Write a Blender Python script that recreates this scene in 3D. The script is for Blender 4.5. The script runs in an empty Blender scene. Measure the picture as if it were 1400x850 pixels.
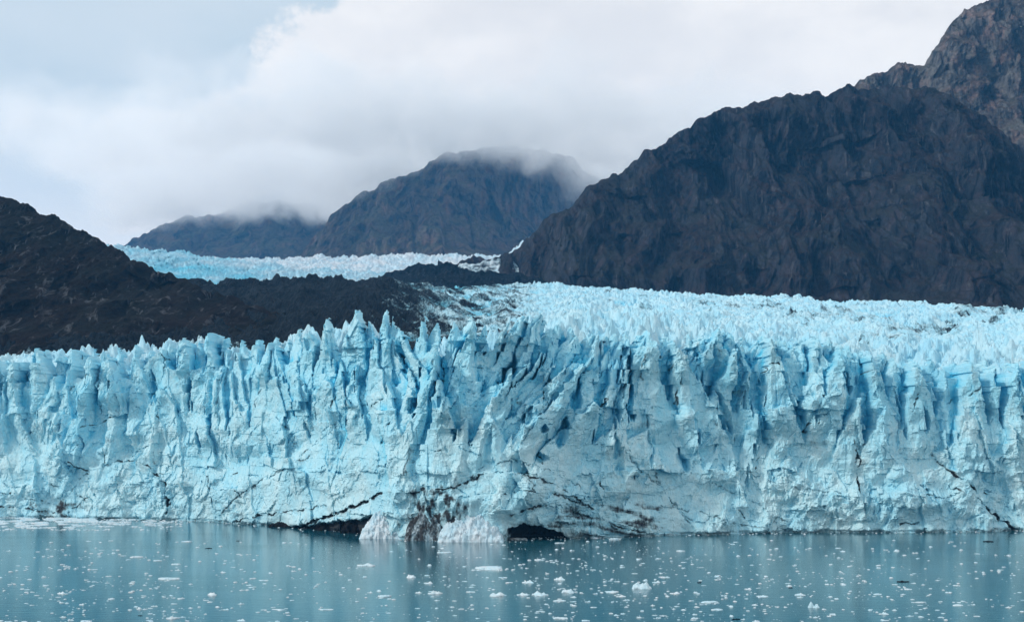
import bpy, math, random
import numpy as np

random.seed(7)
rng = np.random.default_rng(11)
SC = bpy.context.scene
COL = SC.collection
R = math.radians

# ------------------------------------------------------------------ camera
CAMH, HY, F = 38.0, 600.0, 2000.0          # camera height, horizon row, focal length (photo pixels)
cam_d = bpy.data.cameras.new('camera')
cam = bpy.data.objects.new('camera', cam_d)
COL.objects.link(cam)
cam.location = (0, 0, CAMH)
cam.rotation_euler = (R(90), 0, 0)
cam_d.sensor_width = 36
cam_d.lens = 36 * F / 1400
cam_d.shift_y = (HY - 425) / 1400
cam_d.clip_start = 1
cam_d.clip_end = 30000
SC.camera = cam

# ------------------------------------------------------------------ world
SUN_DIR = np.array([-0.77, -0.36, 0.55]); SUN_DIR /= np.linalg.norm(SUN_DIR)
sun_el = math.asin(SUN_DIR[2])
world = bpy.data.worlds.new('World')
SC.world = world
world.use_nodes = True
nt = world.node_tree
nt.nodes.clear()


class G:
    """small helper to write node graphs"""
    def __init__(s, tree): s.t = tree

    def n(s, typ, **kw):
        nd = s.t.nodes.new(typ)
        for k, v in kw.items(): setattr(nd, k, v)
        return nd

    def set(s, sock, v):
        if isinstance(v, bpy.types.NodeSocket): s.t.links.new(v, sock)
        else: sock.default_value = v

    def math(s, op, a, b=0.0, c=None, clamp=False):
        nd = s.n('ShaderNodeMath', operation=op, use_clamp=clamp)
        s.set(nd.inputs[0], a); s.set(nd.inputs[1], b)
        if c is not None: s.set(nd.inputs[2], c)
        return nd.outputs[0]

    def ramp(s, v, a, b, lo=0.0, hi=1.0, smooth=True):
        nd = s.n('ShaderNodeMapRange', interpolation_type='SMOOTHSTEP' if smooth else 'LINEAR')
        s.set(nd.inputs[0], v); s.set(nd.inputs[1], a); s.set(nd.inputs[2], b)
        s.set(nd.inputs[3], lo); s.set(nd.inputs[4], hi)
        return nd.outputs[0]

    def mix(s, f, a, b, blend='MIX'):
        nd = s.n('ShaderNodeMix', data_type='RGBA', blend_type=blend)
        s.set(nd.inputs[0], f)
        s.set(nd.inputs[6], a if isinstance(a, bpy.types.NodeSocket) else (*a, 1))
        s.set(nd.inputs[7], b if isinstance(b, bpy.types.NodeSocket) else (*b, 1))
        return nd.outputs[2]

    def noise(s, vec, scale, detail=4, rough=.5, distort=0.0, out=0):
        nd = s.n('ShaderNodeTexNoise')
        s.set(nd.inputs['Vector'], vec); nd.inputs['Scale'].default_value = scale
        nd.inputs['Detail'].default_value = detail; nd.inputs['Roughness'].default_value = rough
        nd.inputs['Distortion'].default_value = distort
        return nd.outputs[out]

    def mapping(s, vec, scale=(1, 1, 1), loc=(0, 0, 0), rot=(0, 0, 0)):
        nd = s.n('ShaderNodeMapping')
        s.set(nd.inputs[0], vec)
        nd.inputs['Scale'].default_value = scale; nd.inputs['Location'].default_value = loc
        nd.inputs['Rotation'].default_value = rot
        return nd.outputs[0]

    def attr(s, name):
        nd = s.n('ShaderNodeAttribute'); nd.attribute_name = name
        return nd.outputs['Fac']


g = G(nt)
sky = g.n('ShaderNodeTexSky', sky_type='NISHITA')
sky.sun_disc = False
sky.sun_elevation = sun_el
sky.sun_rotation = math.atan2(SUN_DIR[0], SUN_DIR[1])
bg_sky = g.n('ShaderNodeBackground'); nt.links.new(sky.outputs[0], bg_sky.inputs[0]); bg_sky.inputs[1].default_value = .10
tc = g.n('ShaderNodeTexCoord')
vec = tc.outputs['Generated']
sep = g.n('ShaderNodeSeparateXYZ'); nt.links.new(vec, sep.inputs[0])
sx, sz = sep.outputs[0], sep.outputs[2]
big = g.noise(g.mapping(vec, (1, 1, 1.25), (.3, .2, 0)), 9.0, 12, .60, .15)
lift = g.math('MULTIPLY', g.math('MAXIMUM', g.math('SUBTRACT', sz, .20), 0.0), 1.9)
f = g.math('SUBTRACT', g.math('ADD', sx, .262), lift)
f = g.math('ADD', f, g.math('MULTIPLY', g.math('SUBTRACT', big, .5), .42))
mask = g.ramp(f, -.012, .022)
soft = g.noise(g.mapping(vec, (1, 1, 2.4), (1.3, .2, .4)), 4.0, 6, .5, .1)
fine = g.noise(g.mapping(vec, (1, 1, 1.6), (2.3, .9, .1)), 16.0, 7, .58, .2)
tone = g.math('ADD', g.math('MULTIPLY', soft, .65), g.math('MULTIPLY', fine, .35))
cl = g.mix(g.ramp(tone, .36, .62), (.86, .845, .835), (1.04, 1.0, .955))
veil = g.mix(g.ramp(soft, .3, .7), (.50, .63, .70), (.70, .77, .81))
low = g.ramp(sz, .10, .24)                       # towards the horizon the veil turns white
veil = g.mix(low, (.90, .90, .905), veil)
skyc = g.mix(mask, veil, cl)
bg_cl = g.n('ShaderNodeBackground'); nt.links.new(skyc, bg_cl.inputs[0]); bg_cl.inputs[1].default_value = 1.10
mx = g.n('ShaderNodeMixShader'); mx.inputs[0].default_value = .93
nt.links.new(bg_sky.outputs[0], mx.inputs[1]); nt.links.new(bg_cl.outputs[0], mx.inputs[2])
wo = g.n('ShaderNodeOutputWorld'); nt.links.new(mx.outputs[0], wo.inputs[0])

# ------------------------------------------------------------------ sun (thin cloud in front of it)
sl = bpy.data.lights.new('sun', 'SUN')
sl.energy = 2.2
sl.angle = R(7)
sl.color = (1, .95, .88)
so = bpy.data.objects.new('sun', sl); COL.objects.link(so)
import mathutils
so.rotation_euler = mathutils.Vector(SUN_DIR).to_track_quat('Z', 'Y').to_euler()

SC.view_settings.view_transform = 'Standard'
SC.view_settings.look = 'None'
SC.view_settings.exposure = 0
SC.view_settings.gamma = 1
SC.cycles.max_bounces = 24
SC.cycles.diffuse_bounces = 8
SC.cycles.glossy_bounces = 3
SC.cycles.volume_bounces = 24
SC.cycles.use_denoising = True
SC.cycles.use_adaptive_sampling = True
SC.cycles.adaptive_threshold = .02

# ------------------------------------------------------------------ numpy noise
_P = np.random.default_rng(3).permutation(256).astype(np.int32); _P = np.concatenate([_P, _P, _P])
_GR = np.random.default_rng(5).normal(size=(256, 3)); _GR = (_GR / np.linalg.norm(_GR, axis=1)[:, None]).astype(np.float32)
_GR2 = np.random.default_rng(6).random((256, 4)).astype(np.float32)


def perlin(x, y, z=0.0):
    x = np.asarray(x, np.float32); y = np.asarray(y, np.float32) + np.zeros_like(x)
    z = np.zeros_like(x) + np.float32(z) if np.isscalar(z) else np.asarray(z, np.float32)
    xi = np.floor(x).astype(np.int32); yi = np.floor(y).astype(np.int32); zi = np.floor(z).astype(np.int32)
    fx, fy, fz = x - xi, y - yi, z - zi
    u, v, w = [t * t * t * (t * (t * 6 - 15) + 10) for t in (fx, fy, fz)]
    out = 0
    for dx in (0, 1):
        for dy in (0, 1):
            for dz in (0, 1):
                if isinstance(dz, int) and dz == 1 and not np.any(fz): continue
                h = _P[(_P[(_P[(xi + dx) & 255] + yi + dy) & 255] + zi + dz) & 255]
                gr = _GR[h]
                d = gr[..., 0] * (fx - dx) + gr[..., 1] * (fy - dy) + gr[..., 2] * (fz - dz)
                wt = (u if dx else 1 - u) * (v if dy else 1 - v) * (w if dz else 1 - w)
                out = out + wt * d
    return out * 1.6


def fbm(x, y, z=0.0, o=4, gain=.5, lac=2.03):
    s, a, fq = 0, 1.0, 1.0
    for i in range(o):
        s = s + a * perlin(x * fq + 13.7 * i, y * fq + 7.1 * i, z * fq if not np.isscalar(z) else z)
        a *= gain; fq *= lac
    return s


def ridged(x, y, z=0.0, o=4, gain=.5, lac=2.1):
    s, a, fq = 0, 1.0, 1.0
    for i in range(o):
        n = 1 - np.abs(perlin(x * fq + 3.7 * i, y * fq + 9.1 * i, z * fq if not np.isscalar(z) else z)) * 1.6
        s = s + a * n * n
        a *= gain; fq *= lac
    return s / (1 / (1 - gain)) if gain < 1 else s


def facets(x, y, tilt=.8, k=.5, seed=0):
    """piecewise planar relief with sharp creases: min of randomly tilted planes, one per jittered cell"""
    xi = np.floor(x).astype(np.int32); yi = np.floor(y).astype(np.int32)
    best = np.full(x.shape, 1e9, np.float32)
    for dx in (-1, 0, 1):
        for dy in (-1, 0, 1):
            cx, cy = xi + dx, yi + dy
            h = _P[(_P[(cx + seed) & 255] + cy) & 255]
            r = _GR2[h]
            px_, py_ = cx + r[..., 0], cy + r[..., 1]
            ex, ey = x - px_, y - py_
            d = k * (ex * ex + ey * ey) + tilt * ((r[..., 2] - .5) * ex + (r[..., 3] - .5) * ey)
            best = np.minimum(best, d)
    return best


def spires(x, y, seed=0):
    """field of pointed fins: max of randomly stretched cones, one per jittered cell (0..1)"""
    xi = np.floor(x).astype(np.int32); yi = np.floor(y).astype(np.int32)
    best = np.full(x.shape, -9, np.float32)
    for dx in (-1, 0, 1):
        for dy in (-1, 0, 1):
            cx, cy = xi + dx, yi + dy
            h = _P[(_P[(cx + seed) & 255] + cy) & 255]
            r = _GR2[h]
            ex, ey = x - (cx + r[..., 0]), y - (cy + r[..., 1])
            a = r[..., 2] * 3.14
            c, s = np.cos(a), np.sin(a)
            u, v = ex * c + ey * s, -ex * s + ey * c
            d = np.abs(u) * 1.5 + np.abs(v) * .75
            best = np.maximum(best, (.45 + .55 * r[..., 3]) - d)
    return best


def sstep(a, b, x):
    t = np.clip((x - a) / (b - a), 0, 1)
    return t * t * (3 - 2 * t)


def interp(x, pts):
    p = sorted(pts)
    return np.interp(x, [q[0] for q in p], [q[1] for q in p])


# ------------------------------------------------------------------ object helpers
def tag(o, label=None, cat=None, group=None, kind=None):
    if label: o['label'] = label
    if cat: o['category'] = cat
    if group: o['group'] = group
    if kind: o['kind'] = kind
    return o


def link_mesh(name, verts, quads, mat, parent=None, attrs=None, smooth=True):
    me = bpy.data.meshes.new(name)
    verts = np.ascontiguousarray(verts, np.float32); quads = np.ascontiguousarray(quads, np.int32)
    nv, nf, k = len(verts), len(quads), quads.shape[1]
    me.vertices.add(nv); me.vertices.foreach_set('co', verts.ravel())
    me.loops.add(nf * k); me.loops.foreach_set('vertex_index', quads.ravel())
    me.polygons.add(nf)
    me.polygons.foreach_set('loop_start', np.arange(0, nf * k, k, dtype=np.int32))
    me.polygons.foreach_set('loop_total', np.full(nf, k, np.int32))
    me.polygons.foreach_set('use_smooth', np.full(nf, smooth, bool))
    for an, av in (attrs or {}).items():
        at = me.attributes.new(an, 'FLOAT', 'POINT')
        at.data.foreach_set('value', np.ascontiguousarray(av, np.float32).ravel())
    me.update(calc_edges=True)
    if mat: me.materials.append(mat)
    o = bpy.data.objects.new(name, me); COL.objects.link(o)
    if parent: o.parent = parent
    return o


def grid_quads(nr, nc):
    i = np.arange(nr * nc, dtype=np.int32).reshape(nr, nc)
    return np.stack([i[:-1, :-1], i[:-1, 1:], i[1:, 1:], i[1:, :-1]], -1).reshape(-1, 4)


def compact(verts, quads, attrs):
    used = np.zeros(len(verts), bool); used[quads.ravel()] = True
    idx = np.cumsum(used) - 1
    return verts[used], idx[quads].astype(np.int32), {k: v[used] for k, v in attrs.items()}


def W(px, py, Y):
    return (px - 700) / F * Y, Y, CAMH + (HY - py) / F * Y


# ------------------------------------------------------------------ materials
def new_mat(name):
    m = bpy.data.materials.new(name); m.use_nodes = True
    m.node_tree.nodes.clear()
    g = G(m.node_tree)
    out = g.n('ShaderNodeOutputMaterial')
    b = g.n('ShaderNodeBsdfPrincipled')
    m.node_tree.links.new(b.outputs[0], out.inputs[0])
    return m, g, b, out


def bump(g, b, layers):
    prev = None
    for h, dist in layers:
        nd = g.n('ShaderNodeBump'); nd.inputs['Strength'].default_value = 1.0
        nd.inputs['Distance'].default_value = dist
        g.set(nd.inputs['Height'], h)
        if prev: g.t.links.new(prev, nd.inputs['Normal'])
        prev = nd.outputs[0]
    g.t.links.new(prev, b.inputs['Normal'])


def ice_material(name, crust=(.54, .84, .92), clean=(.12, .64, .85), dirtc=(.05, .055, .06), scale=1.0, halfc=(.17, .27, .32)):
    m, g, b, _ = new_mat(name)
    gm = g.n('ShaderNodeNewGeometry'); pos = gm.outputs['Position']
    n1 = g.noise(g.mapping(pos, (1, .5, .45)), .11 / scale, 7, .6, .3)
    n2 = g.noise(g.mapping(pos, (1, .5, 1.0)), .55 / scale, 6, .65, .2)
    n3 = g.noise(g.mapping(pos, (1, .6, .25)), 1.1 / scale, 4, .6)
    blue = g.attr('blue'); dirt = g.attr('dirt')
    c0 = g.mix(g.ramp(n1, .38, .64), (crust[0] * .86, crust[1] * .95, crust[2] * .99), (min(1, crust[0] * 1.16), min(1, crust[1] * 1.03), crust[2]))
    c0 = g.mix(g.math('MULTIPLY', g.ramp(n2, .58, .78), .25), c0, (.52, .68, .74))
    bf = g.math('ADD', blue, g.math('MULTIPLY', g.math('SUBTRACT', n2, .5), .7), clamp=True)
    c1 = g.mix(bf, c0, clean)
    # grit frozen into the ice and dust lines
    dn = g.math('ADD', g.math('MULTIPLY', n2, .55), g.math('MULTIPLY', n3, .55))
    df = g.ramp(g.math('ADD', dirt, g.math('SUBTRACT', dn, .56)), .34, .72)
    df = g.math('MULTIPLY', df, g.ramp(dirt, .0, .12))
    c1 = g.mix(g.math('MULTIPLY', g.ramp(g.math('ADD', dirt, g.math('MULTIPLY', g.math('SUBTRACT', n2, .5), .5)), .22, .85), .8), c1, halfc)
    c2 = g.mix(df, c1, dirtc)
    g.set(b.inputs['Base Color'], c2)
    b.inputs['Roughness'].default_value = .55
    g.set(b.inputs['Specular IOR Level'], g.ramp(dirt, .1, .6, .25, .03))
    h1 = g.noise(g.mapping(pos, (1, .7, .5)), .9 / scale, 8, .62, .4)
    h2 = g.noise(g.mapping(pos, (1.2, .7, .25)), 3.2 / scale, 4, .6)
    bump(g, b, [(h1, 1.0 * scale), (h2, .22 * scale)])
    return m


def rock_material(name, dark=(.028, .036, .05), mid=(.065, .072, .085), light=(.20, .20, .21), brown=(.085, .045, .022),
                  scale=1.0, light_amt=.5, brown_amt=.6, stretch=.35):
    m, g, b, _ = new_mat(name)
    gm = g.n('ShaderNodeNewGeometry'); pos = gm.outputs['Position']
    a = g.noise(g.mapping(pos, (1, .6, stretch)), .018 / scale, 8, .62, .6)
    c = g.noise(g.mapping(pos, (1, .6, stretch * .7)), .07 / scale, 8, .68, .5)
    st = g.noise(g.mapping(pos, (1.6, .5, .22), rot=(0, R(14), 0)), .12 / scale, 6, .7, .8)
    c0 = g.mix(g.ramp(a, .36, .64), dark, mid)
    c0 = g.mix(g.math('MULTIPLY', g.ramp(c, .42, .62), .75), c0, mid)
    c0 = g.mix(g.math('MULTIPLY', g.ramp(c, .50, .36), .8), c0, dark)
    c0 = g.mix(g.math('MULTIPLY', g.ramp(g.noise(pos, .045 / scale, 5, .6), .46, .66), .75), c0, tuple(min(1, q_ * f_) for q_, f_ in zip(mid, (1.4, 1.0, .90))))
    vr = g.n('ShaderNodeTexVoronoi', feature='DISTANCE_TO_EDGE'); g.set(vr.inputs['Vector'], g.mapping(g.mix(.12, pos, g.mix(1.0, (0, 0, 0), g.noise(pos, .02 / scale, 4, .6, 0, 1)), 'MIX') if 0 else pos, (1, .5, stretch * .8), rot=(0, R(9), 0))); vr.inputs['Scale'].default_value = .03 / scale
    c0 = g.mix(g.math('MULTIPLY', g.ramp(g.math('ADD', vr.outputs[0], g.math('MULTIPLY', c, .35)), .14, .26, .75, 0), 1.0), c0, tuple(q_ * .45 for q_ in dark))
    c0 = g.mix(g.math('MULTIPLY', g.ramp(st, .55, .68), light_amt), c0, light)
    st2 = g.noise(g.mapping(pos, (1.7, .5, .35), rot=(0, R(38), 0)), .035 / scale, 9, .72, 1.2)
    c0 = g.mix(g.math('MULTIPLY', g.ramp(g.math('ADD', st2, g.math('MULTIPLY', g.math('SUBTRACT', c, .5), .3)), .58, .70), light_amt * .6), c0, light)
    sepn = g.n('ShaderNodeSeparateXYZ'); g.t.links.new(gm.outputs['Normal'], sepn.inputs[0])
    flat = g.ramp(g.math('ADD', sepn.outputs[2], g.math('MULTIPLY', g.math('SUBTRACT', c, .5), .9)), .42, .75)
    c0 = g.mix(g.math('MULTIPLY', flat, brown_amt), c0, g.mix(g.ramp(a, .4, .6), brown, (brown[0] * .6, brown[1] * 1.1, brown[2] * .9)))
    g.set(b.inputs['Base Color'], c0)
    b.inputs['Roughness'].default_value = .8
    b.inputs['Specular IOR Level'].default_value = .05
    h1 = g.noise(g.mapping(pos, (1, .7, stretch)), .06 / scale, 10, .68, .7)
    h2 = g.noise(g.mapping(pos, (1, .7, stretch * 1.3)), .35 / scale, 6, .65, .4)
    bump(g, b, [(h1, 30.0 * scale), (h2, 5.0 * scale)])
    return m


M_ice = ice_material('glacier_ice')
M_field = ice_material('ice_field_ice', crust=(.50, .79, .89), scale=1.2, dirtc=(.010, .014, .019), halfc=(.10, .165, .20))
M_far = ice_material('far_glacier_ice', crust=(.70, .83, .89), scale=5)
M_rock_left = rock_material('rock_left', dark=(.004, .006, .009), mid=(.028, .031, .038), light=(.22, .23, .25), light_amt=1.0, brown_amt=.4, brown=(.042, .021, .009), scale=1.7, stretch=.8)  # cloud shadow over the left slope is put into these near-black rock tones
M_rock_right = rock_material('rock_right', dark=(.009, .013, .022), mid=(.070, .076, .092), light=(.21, .20, .20), light_amt=.55, brown_amt=.55, brown=(.05, .026, .014), scale=1.3)  # darkened rock colour stands in for the cloud shadow on the right cliff
M_rock_peak = rock_material('rock_peak', dark=(.05, .055, .062), mid=(.29, .27, .25), light=(.42, .40, .37), light_amt=.5, brown_amt=.5, scale=1.5)  # rock lightened so that the summit's sunlight is part of its colour
M_rock_mid = rock_material('rock_mid', dark=(.03, .035, .045), mid=(.21, .165, .13), light=(.22, .19, .18), light_amt=.5, brown_amt=.5, brown=(.13, .085, .05), scale=3.0, stretch=.8)
M_debris = rock_material('debris', dark=(.006, .009, .012), mid=(.014, .02, .026), light=(.20, .26, .30), light_amt=.35, brown_amt=0, scale=.5)

# ------------------------------------------------------------------ water
WL = [(-600, 700), (-200, 702), (0, 705), (200, 708), (300, 711), (380, 716), (430, 721), (490, 727), (540, 733), (600, 736), (690, 736),
      (760, 733), (830, 731), (920, 728), (1000, 726), (1200, 725), (1400, 723), (1800, 720)]
_px = np.linspace(-600, 1800, 1200)
_py = interp(_px, WL)
_ker = np.hanning(31); _ker /= _ker.sum()
_py = np.convolve(np.pad(_py, 15, 'edge'), _ker, 'valid')
_Y = CAMH * F / (_py - HY)
_X = (_px - 700) / F * _Y


def YW_px(px): return np.interp(px, _px, _Y)
def YW_x(x): return np.interp(x, _X, _Y)


mw, g, b, out = new_mat('fjord_water')
gm = g.n('ShaderNodeNewGeometry'); pos = gm.outputs['Position']
patch = g.noise(g.mapping(pos, (.35, 1, 1)), .018, 3, .5, .4)
g.set(b.inputs['Base Color'], g.mix(g.ramp(patch, .35, .65), (.004, .090, .132), (.02, .105, .14)))
b.inputs['IOR'].default_value = 1.33
g.set(b.inputs['Roughness'], g.ramp(patch, .35, .7, .03, .12))
b.inputs['Specular IOR Level'].default_value = .42
w1 = g.noise(g.mapping(pos, (.6, 1.2, 1)), .35, 5, .6)
w2 = g.noise(g.mapping(pos, (.9, 1.5, 1)), 2.2, 3, .5)
bump(g, b, [(w1, .065), (w2, .014)])
wv = np.array([[-3400, -300, 0], [3400, -300, 0], [3400, 1500, 0], [-3400, 1500, 0]], np.float32)
tag(link_mesh('water', wv, np.array([[0, 1, 2, 3]]), mw, smooth=False), 'calm teal fjord water reflecting the glacier front', 'water', kind='structure')

# ------------------------------------------------------------------ glacier
glacier = bpy.data.objects.new('glacier', None); COL.objects.link(glacier)
glacier.location = (0, YW_x(0.0), 0)
tag(glacier, 'pale blue tidewater glacier with a jagged calving cliff above the fjord', 'glacier')
GINV = glacier.location.copy()


def gpart(name, v, q, mat, attrs, smooth=False):
    v = v - np.array([GINV.x, GINV.y, GINV.z], np.float32)
    return link_mesh(name, v, q, mat, glacier, attrs, smooth)


TIPS = [(-60, 488), (-20, 484), (12, 493), (46, 481), (62, 484), (80, 493), (95, 483), (122, 483), (141, 484), (165, 481), (184, 477), (205, 482), (231, 475),
        (251, 465), (270, 473), (285, 458), (305, 468), (328, 468), (353, 464), (370, 464), (388, 465), (404, 452), (420, 458), (443, 443),
        (479, 429), (497, 448), (520, 435), (532, 440), (543, 456), (571, 442), (595, 449), (615, 449), (640, 445), (655, 458), (672, 442), (693, 443),
        (714, 436), (732, 437), (758, 452), (785, 462), (812, 460), (845, 470), (881, 453), (913, 467), (944, 470), (976, 456), (1010, 475), (1044, 467), (1075, 478), (1107, 465),
        (1141, 486), (1184, 490), (1217, 500), (1251, 503), (1285, 512), (1317, 498), (1350, 510), (1378, 505), (1410, 500), (1450, 506), (1500, 500)]
_spx = np.linspace(-600, 1900, 1300)
_S = interp(_spx, TIPS)
_S = np.convolve(np.pad(_S, 20, 'edge'), np.hanning(41) / np.hanning(41).sum(), 'valid')


def S_px(px): return np.interp(px, _spx, _S)


DX = .32
XS = np.arange(-330, 300, DX, dtype=np.float32)
ZS = np.arange(-1.2, 92, DX, dtype=np.float32)
X, Z = np.meshgrid(XS, ZS)
YB = YW_x(X).astype(np.float32)
PX = 700 + X * F / (YB + 8)
wx = X + 1.3 * fbm(X / 14, Z / 22, 1.3, 3) + 1.5 * facets(X / 4 + 3, Z / 6, 2.2, .2, 40) + .5 * facets(X / 1.5, Z / 2, 2.2, .2, 60)
wz = Z + 1.4 * fbm(X / 12, Z / 14, 4.3, 3) + .45 * facets(X / 3, Z / 4, 2.4, .2, 80)


def make_prim(px, py, yo, w, hl, lean=0.0, curve=0.0, kl=.5, kr=.5, p=.75, back=.12, depth=0):
    global _k
    _k = (_k * 16807) % 2147483647; a_ = .5 + .42 * math.sin(_k * .001)
    wl, wr = w * (.45 + 1.2 * a_), w * (.45 + 1.2 * (1 - a_))
    if (_k >> 5) % 3 == 0: kl, kr = (kl * 1.1, -kr * .35) if (_k >> 8) % 2 else (-kl * .35, kr * 1.1)
    flat_ = (_k >> 9) % 4 == 0 and px < 420
    Yb = float(YW_px(px)) + yo
    x, _, z = W(px, py, Yb)
    return dict(wl=wl, wr=wr, flat=flat_, x=x, z=z, yo=yo, w=w, hl=hl, lean=lean, curve=curve, kl=kl, kr=kr, p=p, back=back, front=depth)


def lean_at(px):
    return float(interp(px, [(-100, .02), (350, .04), (430, .0), (520, -.08), (560, .12), (640, .25), (700, .42), (800, .5), (880, .32), (920, .02), (980, .22), (1050, .06), (1150, .1), (1300, .02)]))


prims = []
_k = 12345
rr = random.Random(5)
for (px, py) in TIPS:                                        # the skyline row
    w = rr.uniform(3.6, 6.0); hl = rr.uniform(13, 22)
    if 430 < px < 1450: w *= 1.2
    if px > 900: w *= 1.3
    prims.append(make_prim(px, py - (8 if 430 < px < 760 else 3), rr.uniform(13, 20) * (1 if px < 780 else .62), w, hl, lean_at(px) * rr.uniform(.5, 1.2) + rr.uniform(-.08, .08), rr.uniform(-.004, .004),
                           rr.uniform(.3, 1.0), rr.uniform(.5, 1.5), rr.uniform(.75, 1.1)))
for yo, off, jit, sp in ((9, 14, 16, 21), (4, 34, 26, 26), (0, 60, 40, 32), (-4, 96, 50, 50)):
    px = -170.0
    while px < 1560:
        px += rr.uniform(.6, 1.4) * sp * (1.7 if px > 880 else 1)
        left = px < 430
        o = off * (.75 if left else 1.15)
        if 430 < px < 760 and yo == 9: o += 12
        w = (2.2 + 6.5 * rr.random() ** 2.2) if left else (2.4 + 10.5 * rr.random() ** 2.3) * (1.25 if px > 880 else 1)
        if w > 6.5: kf_big = .45
        else: kf_big = 1.1
        hl = rr.uniform(14, 30) if left else rr.uniform(16, 34)
        kf = (.55 if left else 1) * kf_big
        prims.append(make_prim(px, float(S_px(px)) + o + rr.uniform(-.5, .5) * jit, (yo + rr.uniform(-2, 2)) * (.6 if left else 1), w, hl,
                               lean_at(px) * rr.uniform(.5, 1.5) + rr.uniform(-.12, .12), rr.uniform(-.005, .005),
                               rr.uniform(.2, 1.1) * kf, rr.uniform(.4, 1.6) * kf, rr.uniform(.45, .95)))
# rows behind the skyline on the right, where the ice field shows over the front row
for yo, off, jit, sp in ((15, -5, 10, 24), (20, -9, 10, 24)):
    px = 690.0
    while px < 1560:
        px += rr.uniform(.6, 1.4) * sp
        prims.append(make_prim(px, float(S_px(px)) + off + rr.uniform(-.5, .5) * jit, yo + rr.uniform(-2, 2), rr.uniform(2.6, 6), rr.uniform(9, 16),
                               lean_at(px) * rr.uniform(.3, 1) + rr.uniform(-.1, .1), 0, rr.uniform(.4, 1.2), rr.uniform(.5, 1.6), rr.uniform(.6, .95)))
# large single blades and blocks read from the photograph: (tip px, tip py, depth row, half width, length, lean, curve)
BLADES = [  # tip px, tip py, depth row, left half width, right half width, length, lean, curve, left fall, right fall
    (800, 487, -5, 7, 3.5, 30, .62, .002, .15, 2.2), (768, 500, -3, 5, 3, 28, .66, .003, .3, 1.8), (738, 482, 0, 4.0, 2.6, 34, .85, .009, .3, 1.9),
    (716, 492, -2, 3.8, 2.4, 30, .8, .009, .3, 1.9), (700, 510, -4, 3.6, 2.4, 28, .75, .009, .3, 1.9), (757, 520, -5, 3.4, 2.6, 24, .7, .004, .3, 1.8),
    (640, 444, 5, 11, 3, 32, .0, 0, .12, 2.5), (592, 488, -3, 5.5, 4, 40, .32, .001, .2, 1.6), (594, 520, -6, 4, 8, 28, .05, 0, .9, .35), (556, 500, 0, 3.5, 3.5, 34, .1, 0, .5, 1.2),
    (662, 560, -6, 3, 7, 22, -.25, 0, .9, .5), (630, 572, -7, 5, 4, 18, .1, 0, .5, .9), (690, 442, 12, 6, 3, 30, .55, .004, .15, 1.8), (715, 436, 14, 5, 3, 30, .6, .004, .15, 1.8), (733, 440, 10, 5, 3, 30, .4, 0, .3, 1.8),
    (881, 453, 3, 8, 9, 34, -.05, 0, .9, .25), (913, 467, -3, 3.5, 13, 26, -.2, 0, 1.2, .15), (850, 492, -2, 4, 4, 34, .1, 0, .5, .9), (976, 456, 5, 9, 3, 30, .45, .0, .1, 2.2), (1000, 478, 0, 6, 4, 30, .25, 0, .2, 1.6),
    (1044, 466, -1, 4, 10, 36, -.05, 0, 1.4, .2), (1107, 466, 6, 5, 5, 26, .05, 0, .5, 1.2), (1141, 486, -1, 11, 3, 30, .05, 0, .12, 2.2), (1184, 490, -2, 4, 9, 32, -.12, 0, 1.2, .25),
    (1217, 512, 3, 4, 4, 24, 0, 0, .6, 1), (1251, 503, -4, 8, 10, 27, .02, 0, .12, .5), (1285, 520, 4, 3, 4, 24, 0, 0, .6, 1), (1320, 498, -2, 8, 9, 32, -.03, 0, .15, .45), (1350, 512, 0, 4, 4, 26, 0, 0, .6, 1),
    (1378, 505, -3, 6, 7, 32, -.05, 0, .2, .9), (1420, 502, -2, 7, 7, 32, 0, 0, .2, .9),
    (479, 428, 5, 6, 5.5, 22, .02, 0, .15, .9), (520, 434, 6, 5.5, 4, 24, -.02, 0, .15, 1.5), (543, 454, 4, 2.5, 6, 24, -.35, 0, 1.2, .3), (571, 440, 10, 3.5, 4, 20, 0, 0, .3, .9), (500, 462, 0, 4, 6, 30, -.15, 0, .9, .3),
    (480, 500, -3, 5, 6, 34, .0, 0, .2, .8), (525, 524, -5, 3, 6, 34, -.1, 0, .9, .4), (443, 442, 8, 5, 4, 22, .02, 0, .2, 1.2), (404, 450, 8, 4, 5, 22, .04, 0, .5, .8), (285, 457, 6, 4, 4, 28, .02, 0, .3, 1.0),
    (251, 464, 5, 4.5, 4.5, 30, 0, 0, .2, 1.0), (47, 481, 5, 5, 8, 24, 0, 0, .8, .3), (130, 500, -3, 7, 4, 36, .22, 0, .1, 2.0), (155, 512, -2, 4, 6, 30, 0, 0, .2, 1.2), (213, 545, -5, 6, 3.5, 24, .1, 0, .2, 1.8),
    (184, 478, 2, 5, 9, 34, -.04, 0, .5, .25), (320, 480, 1, 4, 7, 36, -.02, 0, .9, .25), (365, 470, 1, 7, 4, 36, .08, 0, .15, 1.4), (1200, 556, -7, 7, 6, 20, .1, 0, .3, .7), (1165, 545, -6, 6, 5, 22, .1, 0, .3, .8)]
bl_ = []
for a in BLADES:
    q = make_prim(a[0], a[1], a[2], (a[3] + a[4]) / 2, a[5], a[6], a[7], a[8], a[9], .85, .13)
    q.update(wl=a[3], wr=a[4], kl=a[8], kr=a[9], flat=False, px=a[0])
    bl_.append(q)
rk = random.Random(3)
kept = []
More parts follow.
